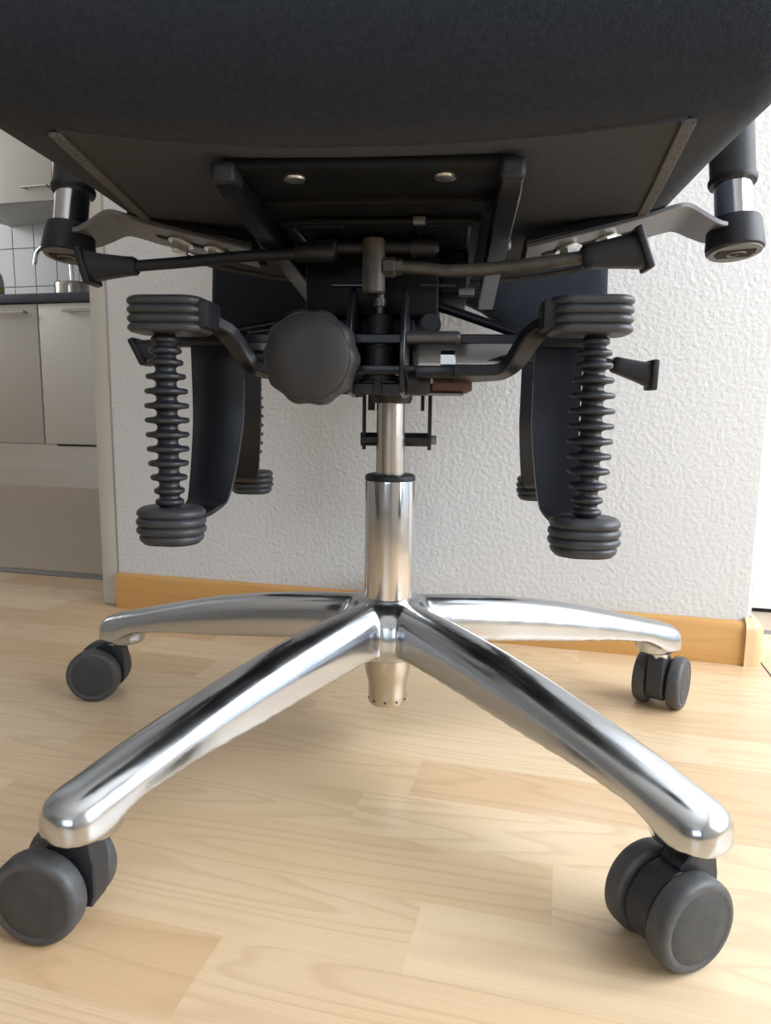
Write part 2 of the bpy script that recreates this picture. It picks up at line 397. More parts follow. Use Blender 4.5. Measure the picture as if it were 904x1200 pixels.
# ------------------------------------------------------------------ kitchen furniture
def kloc(s, t, z=0.0): return st(s, t, z)
def base_cabinet(s0, s1, label, hs0, hs1):
    t = empty('base_cabinet', kloc(s0, TK), AW); w = s1 - s0
    tag(t, label, 'cabinet', 'white kitchen base cabinets')
    M().box(0.0, w, 0.02, 0.58, 0.079, 0.765).build('body', MT['cab'], t, None)
    d = M().box(0.003, w - 0.003, 0.0, 0.018, 0.183, 0.762, bev=0.0015).build('door', MT['cab'], t, 30)
    h0, h1 = hs0 - s0, hs1 - s0
    hb = M().bar([(h0, -0.026, 0.728), (h1, -0.026, 0.728)], 0.010, 0.012)
    for x in (h0 + 0.012, h1 - 0.012): hb.box(x - 0.004, x + 0.004, -0.024, 0.0, 0.724, 0.732)
    hb.build('handle', MT['steel_handle'], d, 30)
    M().box(-0.0012, w + 0.0012, 0.002, 0.018, 0.0785, 0.1812).build('lower_panel', MT['cab'], t, None)
    M().box(-0.0012, w + 0.0012, -0.006, 0.03, 0.0, 0.0782).build('plinth', MT['cab'], t, None)
    return t
base_cabinet(-2.0, -1.4065, 'white base cabinet with long bar handle, at the left picture edge', -1.80, -1.449)
rc = base_cabinet(-1.404, -0.81, 'white base cabinet beside the door casing, dark slot under its door', -1.262, -0.91)
M().box(0.06, 0.59, -0.001, 0.012, 0.176, 0.1825).build('vent_slot', MT['dark_gap'], rc, None)
wt = M().box(-2.3, -0.8, -0.015, 0.592, 0.7655, 0.802, bev=0.003).build('worktop', MT['worktop'], None, 30)
wt.location = kloc(0, TK); wt.rotation_euler = (0, 0, AW)
tag(wt, 'dark slate grey worktop lying on the white base cabinets', 'worktop')

wc = empty('wall_cabinet', kloc(-2.05, TK + 0.25, 1.243), AW)
tag(wc, 'white wall cabinet hanging above the tiled backsplash', 'cabinet')
M().box(0, 1.1, 0.02, 0.353, 0.0, 0.72).build('body', MT['cab'], wc, None)
for a, b, h0, h1 in ((0.003, 0.548, 0.403, 0.543), (0.552, 1.097, 0.557, 0.697)):
    dd = M().box(a, b, 0, 0.018, 0.002, 0.715, bev=0.0015).build('door', MT['cab'], wc, 30)
    hb = M().bar([(h0, -0.026, 0.058), (h1, -0.026, 0.058)], 0.010, 0.010)
    for x in (h0 + 0.012, h1 - 0.012): hb.box(x - 0.004, x + 0.004, -0.024, 0.0, 0.054, 0.062)
    hb.build('handle', MT['steel_handle'], dd, 30)

# tap: slim gooseneck
fa = empty('faucet', kloc(-1.535, TK + 0.40, 0.802), AW)
tag(fa, 'slim chrome gooseneck tap rising behind the steel jar', 'faucet')
MT['tap'] = mat('tap_chrome', (0.88, 0.90, 0.92), 0.18, 1.0)
M().lathe([(0.024, 0.0), (0.024, 0.006), (0.017, 0.012), (0.015, 0.05)], 20).build('tap_base', MT['tap'], fa)
pts = [(0, 0, 0.04), (-0.004, 0, 0.16), (-0.008, 0, 0.235)]
for i in range(1, 10):
    a = PI * i / 9 * 0.98
    pts.append((-0.008 - 0.095 * (1 - math.cos(a)), 0, 0.235 + 0.06 * math.sin(a)))
pts.append((-0.207, 0, 0.205))
M().tube(smooth_path(pts, 3), 0.0105, 12).build('spout', MT['tap'], fa)
M().tube([(0.012, -0.0, 0.035), (0.03, -0.02, 0.05), (0.055, -0.035, 0.075)], 0.005, 10).build('tap_lever', MT['tap'], fa)

ja = empty('steel_jar', kloc(-1.435, TK + 0.26, 0.802), AW)
tag(ja, 'squat shiny steel jar standing on the worktop', 'jar')
MT['jar'] = mat('jar_steel', (0.50, 0.47, 0.42), 0.22, 1.0)
M().lathe([(0.062, 0.0), (0.070, 0.004), (0.073, 0.04), (0.073, 0.068)], 28).build('jar_body', MT['jar'], ja)
M().lathe([(0.074, 0.0685), (0.074, 0.078), (0.066, 0.090), (0.03, 0.094)], 28).build('lid', MT['jar'], ja)

bo = empty('dish_soap_bottle', kloc(-1.822, TK + 0.24, 0.802), AW)
tag(bo, 'pale bottle with green and yellow label at left picture edge', 'bottle')
M().lathe([(0.030, 0.0), (0.033, 0.006), (0.033, 0.10), (0.028, 0.13), (0.014, 0.15), (0.012, 0.158)], 24).build('bottle_body', MT['bottle_clear'], bo)
M().lathe([(0.0135, 0.1585), (0.0135, 0.176), (0.009, 0.182)], 20).build('bottle_cap', mat('bottle_cap_grey', (0.25, 0.24, 0.24), 0.5), bo)
lb = M().lathe([(0.0336, 0.018), (0.0336, 0.055)], 24, close=False).build('paper_label', MT['glass_green'], bo); lb['label'] = 'green lower label'
lb = M().lathe([(0.0336, 0.056), (0.0336, 0.078)], 24, close=False).build('paper_label', MT['label_y'], bo); lb['label'] = 'yellow upper label'

# ------------------------------------------------------------------ the office chair
ch = empty('office_chair')
tag(ch, 'black ergonomic office chair on polished five-star base, seen from below its seat', 'chair')
HUB = Vector((0.0, 0.027, 0.0))      # the column stands a little behind the origin
UP = Matrix.Translation((-0.004, 0, 0)) @ Matrix.Rotation(R(-4.5), 4, 'Z')      # upper part is swivelled on the column

# ---- star base: hub and five arms fused, then split into hub and arms
top_z = [(0.0, 0.160), (0.03, 0.1595), (0.085, 0.1555), (0.15, 0.1475), (0.205, 0.138), (0.255, 0.1265), (0.315, 0.111), (0.338, 0.105), (0.352, 0.1005), (0.3615, 0.094)]
bot_z = [(0.0, 0.107), (0.05, 0.112), (0.10, 0.1095), (0.15, 0.105), (0.20, 0.100), (0.26, 0.0955), (0.305, 0.089), (0.320, 0.082), (0.334, 0.0745), (0.3655, 0.0735)]
wid = [(0.0, 0.021), (0.05, 0.0235), (0.12, 0.0245), (0.2, 0.0245), (0.30, 0.0242), (0.342, 0.0242)]
def arm_ring(r):
    zt, zb, hw = lerp(top_z, r), lerp(bot_z, r), lerp(wid, r)
    if r > 0.338: hw = 0.0244 * max(1 - ((r - 0.338) / 0.0238) ** 2.4, 0.004) ** (1 / 2.4)
    out = []; h = zt - zb
    side = zb + h * 0.30
    for i in range(21):
        a = PI * i / 20
        cx_, sz = math.cos(a), math.sin(a)
        e = 0.86
        out.append(Vector((r, hw * 0.985 * math.copysign(abs(cx_) ** e, cx_), side + (zt - side) * sz ** 0.92)))
    for q in (0.5, 0.0):
        out.append(Vector((r, -hw * (1.0 + 0.02 * (1 - q)), zb + (side - zb) * q)))
    for x in (-0.6, 0, 0.6): out.append(Vector((r, hw * x, zb)))
    for q in (0.0, 0.5):
        out.append(Vector((r, hw * (1.0 + 0.02 * (1 - q)), zb + (side - zb) * q)))
    return out
ANG = [R(a) for a in (-126.3, -53.7, 18.2, 90, 160.8)]
sb = M()
rs = [0.0, 0.02, 0.04, 0.06, 0.08, 0.1, 0.12, 0.14, 0.16, 0.18, 0.2, 0.22, 0.24, 0.26, 0.28, 0.295, 0.305, 0.315, 0.325, 0.330, 0.338, 0.344, 0.349, 0.353, 0.3565, 0.359, 0.3608, 0.3617]
for a in ANG:
    T = Matrix.Rotation(a, 4, 'Z')
    sb.loft([arm_ring(r) for r in rs], T)
    sb.lathe([(0.020, 0.0700), (0.0215, 0.072), (0.0215, 0.098)], 28, T @ Matrix.Translation((0.331, 0, 0)))
sb.lathe([(0.036, 0.101), (0.046, 0.105), (0.0515, 0.116), (0.0515, 0.128), (0.048, 0.141), (0.041, 0.152), (0.034, 0.1585), (0.027, 0.1605)], 40)
tmp = sb.build('tmp_base', MT['chrome'], None)
md = tmp.modifiers.new('r', 'REMESH'); md.mode = 'VOXEL'; md.voxel_size = 0.0016; md.use_smooth_shade = True
md = tmp.modifiers.new('s', 'SMOOTH'); md.factor = 0.5; md.iterations = 30
dg = bpy.context.evaluated_depsgraph_get(); dg.update()
full = bpy.data.meshes.new_from_object(tmp.evaluated_get(dg))
bpy.data.objects.remove(tmp)
fn = [tuple(v.normal) for v in full.vertices]; fc = [tuple(v.co) for v in full.vertices]
groups = {k: [] for k in range(-1, 5)}
for p in full.polygons:
    x, y, z = p.center; r = math.hypot(x, y); g = -1
    if r > 0.075:
        a = math.atan2(y, x); g = min(range(5), key=lambda k: abs((a - ANG[k] + PI) % (2 * PI) - PI))
    groups[g].append(tuple(p.vertices))
def sub_mesh(name, faces):
    ids = {}; vs_ = []; ns = []; fs = []
    for f in faces:
        q = []
        for i in f:
            if i not in ids: ids[i] = len(vs_); vs_.append(fc[i]); ns.append(fn[i])
            q.append(ids[i])
        fs.append(q)
    me = bpy.data.meshes.new(name); me.from_pydata(vs_, [], fs); me.materials.append(MT['chrome'])
    me.polygons.foreach_set('use_smooth', [True] * len(me.polygons))
    me.normals_split_custom_set_from_vertices(ns); me.update()
    return me
hub = bpy.data.objects.new('star_base', sub_mesh('star_base', groups[-1])); COL.objects.link(hub); hub.parent = ch; hub.location = HUB
for k in range(5):
    o = bpy.data.objects.new('base_arm', sub_mesh('base_arm', groups[k])); COL.objects.link(o); o.parent = hub
bpy.data.meshes.remove(full)
M().lathe([(0.0185, 0.047), (0.0195, 0.0485), (0.0197, 0.058), (0.0200, 0.069), (0.0208, 0.073), (0.0228, 0.080), (0.0238, 0.086), (0.0240, 0.112)], 40).build('column_socket', MT['socket'], hub, 50)
dots = M()
for k in range(10):
    a = 2 * PI * k / 10 + 0.2
    dots.lathe([(0.0011, -0.0006), (0.0009, 0.0006)], 8, Matrix.Rotation(a, 4, 'Z') @ Matrix.Translation((0.0197, 0, 0.0525)) @ Matrix.Rotation(PI / 2, 4, 'Y'))
dots.build('crimp_marks', MT['dark_gap'], hub)

# ---- column
tb = M().lathe([(0.0275, 0.154), (0.0275, 0.1600), (0.0250, 0.161), (0.0250, 0.277), (0.0243, 0.2805), (0.0220, 0.2820)], 64).build('column_tube', MT['chrome2'], ch, 40)
tb.location = HUB
M().lathe([(0.0248, 0.2785), (0.0252, 0.2808), (0.0245, 0.2835), (0.0220, 0.2848), (0.015, 0.285)], 48).build('seal_ring', MT['matte'], tb)
M().lathe([(0.0143, 0.282), (0.0143, 0.375)], 48).build('piston', MT['piston'], tb, 60)

# ---- casters
WR = 0.031
def ring_prof():      # outer wheel half profile, axis z: inner face z=0, outer z=.0185
    return [(0.016, 0.0), (0.0292, 0.0), (0.0305, 0.0008), (0.031, 0.0025), (0.031, 0.0100), (0.0304, 0.0130), (0.0286, 0.0148), (0.0256, 0.0154), (0.0246, 0.0148)]
wm = M().lathe(ring_prof(), 56).mesh('wheel', MT['tread'], 50)
cm = M().lathe([(0.0244, 0.0130), (0.0244, 0.0144), (0.0233, 0.0150), (0.012, 0.01525)], 48).mesh('wheel_cap', MT['cap'], 50)
def hood_mesh():
    m = M()
    ol = [(0.0272 * math.cos(a), max(0.0272 * math.sin(a), -0.0195)) for a in [2 * PI * k / 56 for k in range(56)]]
    m.plate([p for k, p in enumerate(ol) if k == 0 or p[1] > -0.0195 or ol[k - 1][1] > -0.0195 or ol[(k + 1) % 56][1] > -0.0195], -0.0095, 0.0095, Matrix.Rotation(PI / 2, 4, 'X'), 0.001)   # between the wheels, axle along y
    # stem block in front of the axle, carrying the pivot
    m.plate([(0.004, -0.012), (0.0305, -0.012), (0.0335, -0.004), (0.0335, 0.018), (0.030, 0.0365), (0.008, 0.0365), (0.0, 0.030)], -0.0092, 0.0092,
            Matrix.Rotation(PI / 2, 4, 'X'), 0.001)
    return m
hm = hood_mesh().mesh('caster', MT['hood'], 40)
sm = M().lathe([(0.0105, 0.034), (0.0105, 0.046)], 20, Matrix.Translation((0.020, 0, 0))).mesh('stem', MT['zinc'], 40)
# (arm index, direction from the wheel centre to the pivot)
CAST = [(0, R(-8), -0.223, -0.236), (1, R(24), 0.1855, -0.250), (2, R(-126), 0.330, 0.140), (3, R(-70), -0.006, 0.385), (4, R(2), -0.350, 0.144)]
for k, dirn, px_, py_ in CAST:
    o = bpy.data.objects.new('caster', hm); COL.objects.link(o); o.parent = ch
    o.location = (px_, py_, WR); o.rotation_euler = (0, 0, dirn)
    q = bpy.data.objects.new('stem', sm); COL.objects.link(q); q.parent = o
    for s in (-1, 1):
        for nm, me in (('wheel', wm), ('wheel_cap', cm)):
            q = bpy.data.objects.new(nm, me); COL.objects.link(q); q.parent = o
            q.location = (0, s * 0.0120, 0); q.rotation_euler = (-s * PI / 2, 0, 0)

# ---- seat cushion (local frame of the swivelled top)
def dish(x): return 0.008 * (min(abs(x), 0.246) / 0.21) ** 2
def seat_bottom(y, x=0.0): return 0.5115 - 0.010 * max(0.0, (y + 0.1)) / 0.3 + dish(x)
def seat_ring(y, hw, zb, zt, rb=0.028, rtp=0.035):
    arcs = []
    rb = min(rb, (zt - zb) * 0.45, hw * 0.45); rtp = min(rtp, (zt - zb) * 0.45, hw * 0.45)
    for cxs, czs, rr, a0 in ((1, 0, rb, -PI / 2), (1, 1, rtp, 0), (-1, 1, rtp, PI / 2), (-1, 0, rb, PI)):
        cx0 = cxs * (hw - rr); cz0 = zt - rr if czs else zb + rr
        arcs.append([Vector((cx0 + rr * math.cos(a0 + PI / 2 * i / 8), y, cz0 + rr * math.sin(a0 + PI / 2 * i / 8))) for i in range(9)])
    res = []
    for k in range(4):
        res += arcs[k]
        a, b = arcs[k][-1], arcs[(k + 1) % 4][0]
        nsub = (3, 15, 3, 15)[k]
        for i in range(1, nsub): res.append(a.lerp(b, i / nsub))
    for p in res:
        q = max(0.0, 1 - (p.z - zb) / 0.05)
        p.z += dish(p.x) * q
    return res
rings = []
for i in range(9):        # front roll
    ph = PI / 2 * (1 - i / 8)
    yy = -0.205 - 0.060 * math.sin(ph)
    zb = 0.5115 + 0.062 * (1 - math.cos(ph)); zt = 0.640 - 0.035 * (1 - math.cos(ph)) * 1.0
    rings.append(seat_ring(yy, 0.250 - 0.006 * math.sin(ph) ** 2 - 0.016 * math.sin(ph) ** 8, zb, zt, 0.028))
for i in range(1, 27):
    y = -0.205 + i * 0.0165
    hw = 0.250 if y < 0.06 else 0.250 * max(1 - ((y - 0.06) / 0.166) ** 2.6, 0.0) ** (1 / 2.6)
    if hw < 0.02: break
    k = max(0.0, (y - 0.15) / 0.08)
    rings.append(seat_ring(y, max(hw, 0.03), seat_bottom(y) + 0.004 * k * k, 0.635 - 0.02 * k * k))
seat = M().loft(rings, UP).build('seat_cushion', MT['fabric'], ch, 60)
# underside felt panel
def panel_x(y): return lerp([(-0.225, 0.1905), (-0.1, 0.2085), (-0.02, 0.2175), (0.06, 0.222), (0.14, 0.205), (0.19, 0.15), (0.212, 0.09)], y)
def fold_y(x): return -0.203 - 0.014 * (x / 0.19) ** 2
pr_ = []
NX = 24
for j in range(25):
    row = []
    v = j / 24
    for i in range(NX + 1):
        u = -1 + 2 * i / NX
        y0 = fold_y(u * 0.19); y = y0 + (0.205 - y0) * v
        x = u * panel_x(y)
        row.append((x, y))
    pr_.append(row)
pv_ = []; pf_ = []
for lay in (0, 1):
    for row in pr_:
        for (x, y) in row:
            pv_.append((x, y, seat_bottom(y, x) - (0.0012 if lay == 0 else -0.002)))
nr = NX + 1; nn = 25 * nr
for j in range(24):
    for i in range(NX):
        a = j * nr + i; pf_.append((a, a + nr, a + nr + 1, a + 1)); pf_.append((nn + a, nn + a + 1, nn + a + nr + 1, nn + a + nr))
bd = [(0 * nr + i) for i in range(nr)] + [(j * nr + NX) for j in range(1, 25)] + [24 * nr + i for i in range(NX - 1, -1, -1)] + [j * nr for j in range(23, 0, -1)]
for a, b in zip(bd, bd[1:] + bd[:1]): pf_.append((a, b, nn + b, nn + a))
M().add(pv_, pf_, UP).build('underside_panel', MT['felt'], seat, 40)['label'] = 'dark brown grey felt underside'
for s in (-1, 1):
    pts = [(s * (panel_x(y) + 0.001), y, seat_bottom(y, panel_x(y)) - 0.0022) for y in [-0.217 + 0.012 * i for i in range(30)]]
    o = M().bar(smooth_path(pts, 2), 0.0085, 0.003, UP, (0, 0, 1), 0.001).build('seam_tape', MT['velcro'], seat, 30)
    o['label'] = 'frayed grey seam tape'
zp = []
for i in range(61):
    x = -0.236 + 0.472 * i / 60
    q = 0.060 + 0.158 * max(1 - (abs(x) / 0.243) ** 2.6, 0) ** (1 / 2.6)
    zp.append((x, q, seat_bottom(q, x) - 0.0015))
z_ = M().tube(zp, 0.0026, 8, UP)
for i in range(240):
    x = -0.230 + 0.460 * i / 239
    q = 0.060 + 0.158 * max(1 - (abs(x) / 0.243) ** 2.6, 0) ** (1 / 2.6)
    z_.box(x - 0.0005, x + 0.0005, q - 0.0022, q + 0.0022, seat_bottom(q, x) - 0.0052, seat_bottom(q, x) - 0.003, UP)
z_.build('zip', MT['zip'], seat)

# ---- seat frame under the cushion
sf = M()
sf.box(-0.096, 0.096, -0.186, -0.120, 0.5040, 0.5105, UP, 0.0012)
sf.box(-0.088, 0.088, -0.120, -0.085, 0.4995, 0.5085, UP, 0.001)
MT['void'] = mat('black_dull_metal', (0.005, 0.0055, 0.0065), 0.5, spec=0.22)
frame = sf.build('seat_frame', MT['void'], ch, 30)
for s in (-1, 1):
    rl = M()
    P = [(s * 0.0945, -0.188, 0.500), (s * 0.0945, -0.17, 0.4985), (s * 0.0965, 0.0, 0.4895), (s * 0.099, 0.19, 0.4765), (s * 0.099, 0.215, 0.480)]
    rl.bar(P, [0.014, 0.0155, 0.0165, 0.018, 0.015], [0.012, 0.016, 0.020, 0.022, 0.012], UP)
    o = rl.build('side_rail', MT['satin'], frame, 30)
    M().box(s * 0.0945 - 0.0085, s * 0.0945 + 0.0085, -0.192, -0.168, 0.4945, 0.5085, UP, 0.004, 3).build('rail_end_cap', MT['matte'], frame, 40)
    M().lathe([(0.0076, 0.0), (0.0072, -0.0014), (0.0045, -0.0022)], 20, UP @ Matrix.Translation((s * 0.0515, -0.165, 0.5040))).build('screw', MT['zinc'], frame)
    M().lathe([(0.005, 0), (0.005, 0.003), (0.003, 0.0045)], 14, UP @ Matrix.Translation((s * 0.1035, -0.03, 0.490)) @ Matrix.Rotation(s * PI / 2, 4, 'Y')).build('screw', MT['zinc'], frame)

# ---- mechanism housing
hs = M()
hs.box(-0.080, 0.080, -0.084, 0.19, 0.4945, 0.4990, UP, 0.001)
hs.box(-0.075, 0.046, -0.012, 0.16, 0.432, 0.4945, UP, 0.003)
hs.box(-0.070, 0.024, 0.0, 0.12, 0.386, 0.432, UP, 0.002)
hs.box(0.046, 0.073, 0.01, 0.15, 0.455, 0.4945, UP, 0.003)
hous = hs.build('mechanism_housing', MT['void'], ch, 30)
for x0, x1 in ((0.028, 0.072), (-0.072, -0.03)):
    wd = M()        # raised frame on the plate
    wd.box(x0, x1, -0.080, -0.077, 0.4925, 0.4950, UP).box(x0, x0 + 0.003, -0.077, -0.02, 0.4925, 0.4950, UP).box(x1 - 0.003, x1, -0.077, -0.02, 0.4925, 0.4950, UP)
    wd.build('plate_rib', MT['satin'], hous, 30)
M().box(0.026, 0.036, -0.090, -0.084, 0.4925, 0.4985, UP, 0.001).build('clip', MT['steel_grey'], hous, 30)
M().box(0.064, 0.078, -0.02, -0.012, 0.449, 0.456, UP, 0.001).build('clip', MT['steel_grey'], hous, 30)
M().bar([(-0.05, -0.015, 0.4585), (-0.015, -0.015, 0.4585)], 0.003, 0.002, UP).build('edge_rod', MT['dark_steel'], hous, 30)
M().bar([(0.03, -0.015, 0.4585), (0.062, -0.015, 0.4585)], 0.003, 0.002, UP).build('edge_rod', MT['dark_steel'], hous, 30)

# cheeks (thin upright plates either side of the gas spring)
def cheek(x, lean):
    ol = [(-0.078, 0.372), (-0.072, 0.362), (-0.04, 0.358), (0.02, 0.360), (0.03, 0.40), (0.01, 0.44), (-0.045, 0.452), (-0.058, 0.446), (-0.070, 0.425), (-0.079, 0.395)]
    T = UP @ Matrix.Translation((x, 0, 0)) @ Matrix(((0, 0, 1, 0), (1, 0, 0, 0), (0, 1, 0, 0), (0, 0, 0, 1)))
    return M().plate(ol, -0.0022, 0.0022, T, 0.0008).build('cheek_plate', MT['satin'], hous, 30)
cheek(-0.0262, 0); cheek(0.0185, 0)
M().bar([(-0.040, -0.055, 0.3655), (0.052, -0.055, 0.3655)], 0.012, 0.010, UP).bar([(-0.030, 0.0, 0.3725), (0.035, 0.0, 0.3725)], 0.05, 0.006, UP).build('cross_bar', MT['satin'], hous, 30)
M().lathe([(0.019, 0.354), (0.021, 0.358), (0.021, 0.366)], 32, Matrix.Translation(HUB)).build('column_collar', MT['satin'], hous)

# gas spring standing between the cheeks
gs = empty('gas_spring', (0, 0, 0), 0, ch)
T = UP @ Matrix.Translation((-0.003, -0.046, 0))
M().lathe([(0.0145, 0.372), (0.0148, 0.374), (0.0135, 0.385), (0.0112, 0.400), (0.0112, 0.426), (0.0095, 0.429)], 28, T).build('spring_body', MT['matte'], gs)
M().lathe([(0.0118, 0.4000), (0.0118, 0.4018)], 28, T).build('spring_ring', MT['dark_gap'], gs)
M().lathe([(0.004, 0.429), (0.004, 0.435), (0.0065, 0.4355), (0.0065, 0.442), (0.004, 0.4425), (0.004, 0.452)], 16, T).build('spring_rod', MT['dark_steel'], gs)
M().bar([(-0.003, -0.055, 0.381), (-0.003, -0.060, 0.371), (-0.003, -0.062, 0.362)], 0.008, 0.004, UP, (0, -1, 0)).build('spring_clip', MT['matte'], gs)

# tee fitting that carries the right front lever
tee = M()
tee.lathe([(0.0085, -0.026), (0.0098, -0.0245), (0.0098, 0.018), (0.0085, 0.0195)], 28, UP @ Matrix.Translation((-0.0085, -0.050, 0.4715)))
teo = tee.build('tee_fitting', MT['dusty'], ch)
teo['label'] = 'dusty upright tee fitting'
cr = M().tube([(-0.05, -0.046, 0.4845), (0.03, -0.046, 0.4845)], 0.0055, 16, UP)
for x, sgn in ((0.023, 1), (-0.04, -1)):
    cr.lathe([(0.0085, 0.0), (0.0085, 0.003), (0.0078, 0.0032), (0.0078, 0.016), (0.0060, 0.021), (0.003, 0.0235)], 24, UP @ Matrix.Translation((x, -0.046, 0.4845)) @ Matrix.Rotation(sgn * PI / 2, 4, 'Y'))
cr.build('cross_pin', MT['matte'], teo)

# ---- levers: rod and flared paddle handle with an end flange
def handle_mesh(T, L=0.050, h0=0.0085, h1=0.0150, d0=0.0085, d1=0.011, tilt=0.0):
    """handle along +x from the origin, tapered outwards, flange at its end"""
    def ring(x, a, b):
        return [Vector((x, b * math.copysign(abs(math.cos(t)) ** 0.6, math.cos(t)), a * math.copysign(abs(math.sin(t)) ** 0.6, math.sin(t)))) for t in [2 * PI * k / 24 for k in range(24)]]
    m = M()
    m.loft([ring(-0.002, h0 * 0.8, d0 * 0.8), ring(0.0, h0, d0), ring(L * 0.15, h0 * 1.05, d0), ring(L * 0.6, (h0 + h1) / 2, (d0 + d1) / 2), ring(L, h1, d1)], T)
    F_ = T @ Matrix.Translation((L, 0, 0)) @ Matrix.Rotation(tilt, 4, 'Y')
    m.box(-0.003, 0.0035, -d1 - 0.002, d1 + 0.002, -h1 - 0.0025, h1 + 0.0025, F_, 0.0016)
    return m
def lever(pts, rod_r, m_rod, hdir, tilt, label=None, **kw):
    o = M().tube(smooth_path(pts, 6), rod_r, 14, UP).build('lever', m_rod, ch)
    if label: o['label'] = label
    p = Vector(pts[-1]); d = Vector(hdir).normalized()
    zz = Vector((0, 0, 1)); zz = (zz - d * d.dot(zz)).normalized(); yy = zz.cross(d)
    T = Matrix(((d.x, yy.x, zz.x, p.x), (d.y, yy.y, zz.y, p.y), (d.z, yy.z, zz.z, p.z), (0, 0, 0, 1)))
    handle_mesh(UP @ T, tilt=tilt, **kw).build('lever_handle', MT['matte'], o, 45)
    return o
lr = lever([(0.003, -0.050, 0.4675), (0.03, -0.051, 0.4665), (0.055, -0.052, 0.4640), (0.10, -0.052, 0.4665), (0.166, -0.052, 0.4745)], 0.0052, MT['dusty'], (1, 0, 0.12), R(-14), 'dusty cranked lever rod', L=0.046, h0=0.0095, h1=0.0150)
M().lathe([(0.0085, 0), (0.0085, 0.009), (0.0068, 0.010), (0.0068, 0.016)], 6, UP @ Matrix.Translation((0.000, -0.050, 0.4675)) @ Matrix.Rotation(PI / 2, 4, 'Y')).build('lever_nut', MT['dusty'], lr, 30)
lever([(-0.062, -0.050, 0.4795), (-0.12, -0.052, 0.4765), (-0.17, -0.053, 0.4720), (-0.217, -0.054, 0.4685)], 0.0048, MT['matte'], (-1, 0, -0.02), R(14), L=0.042, h0=0.0075, h1=0.0130)
M().lathe([(0.0075, -0.01), (0.0085, -0.008), (0.0085, 0.02), (0.006, 0.024)], 20, UP @ Matrix.Translation((-0.066, -0.048, 0.4805)) @ Matrix.Rotation(PI / 2, 4, 'Y')).build('lever_socket', MT['matte'], hous)
lever([(0.040, 0.018, 0.4470), (0.11, 0.020, 0.4240), (0.160, 0.021, 0.4070), (0.212, 0.022, 0.3925)], 0.0045, MT['satin'], (1, 0, -0.28), R(-14), L=0.036, h0=0.0075, h1=0.0115)
lever([(-0.10, 0.018, 0.430), (-0.16, 0.020, 0.420), (-0.214, 0.022, 0.4085)], 0.0045, MT['satin'], (-1, 0, -0.22), R(14), L=0.034, h0=0.0075, h1=0.0115)

# ---- tension knob
kT = UP @ Matrix.Translation((-0.0555, -0.068, 0.3900)) @ Matrix.Rotation(R(-3), 4, 'Z') @ Matrix.Rotation(R(2), 4, 'X') @ Matrix.Rotation(PI / 2, 4, 'X')
kw_ = lambda a, i: 1 + (0.030 * math.cos(10 * a + 0.4) * (1.0 if 1 <= i <= 4 else 0.6 if i == 5 else 0.0 if i > 5 else 0.6))
M().lathe([(0.030, 0.0), (0.0365, 0.001), (0.0385, 0.004), (0.0385, 0.018), (0.0378, 0.024), (0.0360, 0.0285), (0.0352, 0.0292), (0.0346, 0.0290), (0.0335, 0.0302), (0.015, 0.0312)], 120, kT, True, kw_).build('tension_knob', MT['knob'], ch, 50)
M().tube([(-0.0555, -0.068, 0.390), (-0.0555, -0.02, 0.392)], 0.009, 16, UP).build('knob_spindle', MT['matte'], ch)

# ---- fixed bars that carry the upper bellows pads
cb = M()
for s in (-1, 1):
    P = smooth_path([(s * 0.062, -0.080, 0.3785), (s * 0.085, -0.080, 0.3785), (s * 0.100, -0.081, 0.3800), (s * 0.110, -0.084, 0.3880), (s * 0.118, -0.090, 0.4010), (s * 0.125, -0.098, 0.4100), (s * 0.136, -0.108, 0.4150), (s * 0.150, -0.118, 0.4165)], 4)
    o = M().bar(P, 0.018, 0.0095, UP, (0, 0.25, 1)).build('cranked_bar', MT['satin'], ch, 40)
    M().lathe([(0.008, 0), (0.008, 0.012), (0.006, 0.013)], 6, UP @ Matrix.Translation((s * 0.050, -0.045, 0.391)) @ Matrix.Rotation(s * PI / 2, 4, 'Y')).build('bar_bolt', MT['zinc'], o, 30)
    # rear bar
    P = smooth_path([(s * 0.062, 0.16, 0.385), (s * 0.11, 0.17, 0.388), (s * 0.14, 0.195, 0.41), (s * 0.172, 0.215, 0.4165)], 5)
    M().bar(P, 0.018, 0.0095, UP, (0, 0, 1)).build('cranked_bar', MT['satin'], ch, 40)
yk = M()
yk.box(-0.066, 0.066, -0.090, -0.066, 0.3735, 0.3785 - 0.0005, UP, 0.001) if False else None
yk.box(-0.075, 0.0755, -0.066, 0.17, 0.3775, 0.385, UP, 0.001)
yk.box(-0.075, -0.045, -0.086, -0.066, 0.3740, 0.3832, UP, 0.001).box(0.030, 0.066, -0.086, -0.066, 0.3740, 0.3832, UP, 0.001)
yoke = yk.build('support_yoke', MT['satin'], ch, 30)
M().lathe([(0.0085, 0), (0.0085, 0.028), (0.006, 0.033)], 20, UP @ Matrix.Translation((0.044, -0.060, 0.3705)) @ Matrix.Rotation(PI / 2, 4, 'Y')).build('brown_bush', MT['brown'], yoke)['label'] = 'reddish brown bush'
M().lathe([(0.010, 0), (0.0105, 0.004), (0.0105, 0.016), (0.009, 0.019)], 20, UP @ Matrix.Translation((0.023, -0.062, 0.3705)) @ Matrix.Rotation(PI / 2, 4, 'Y')).build('grey_nut', MT['matte'], yoke)
M().box(0.040, 0.070, -0.066, -0.040, 0.3605, 0.3622, UP).build('tab_plate', MT['steel_grey'], yoke, None)
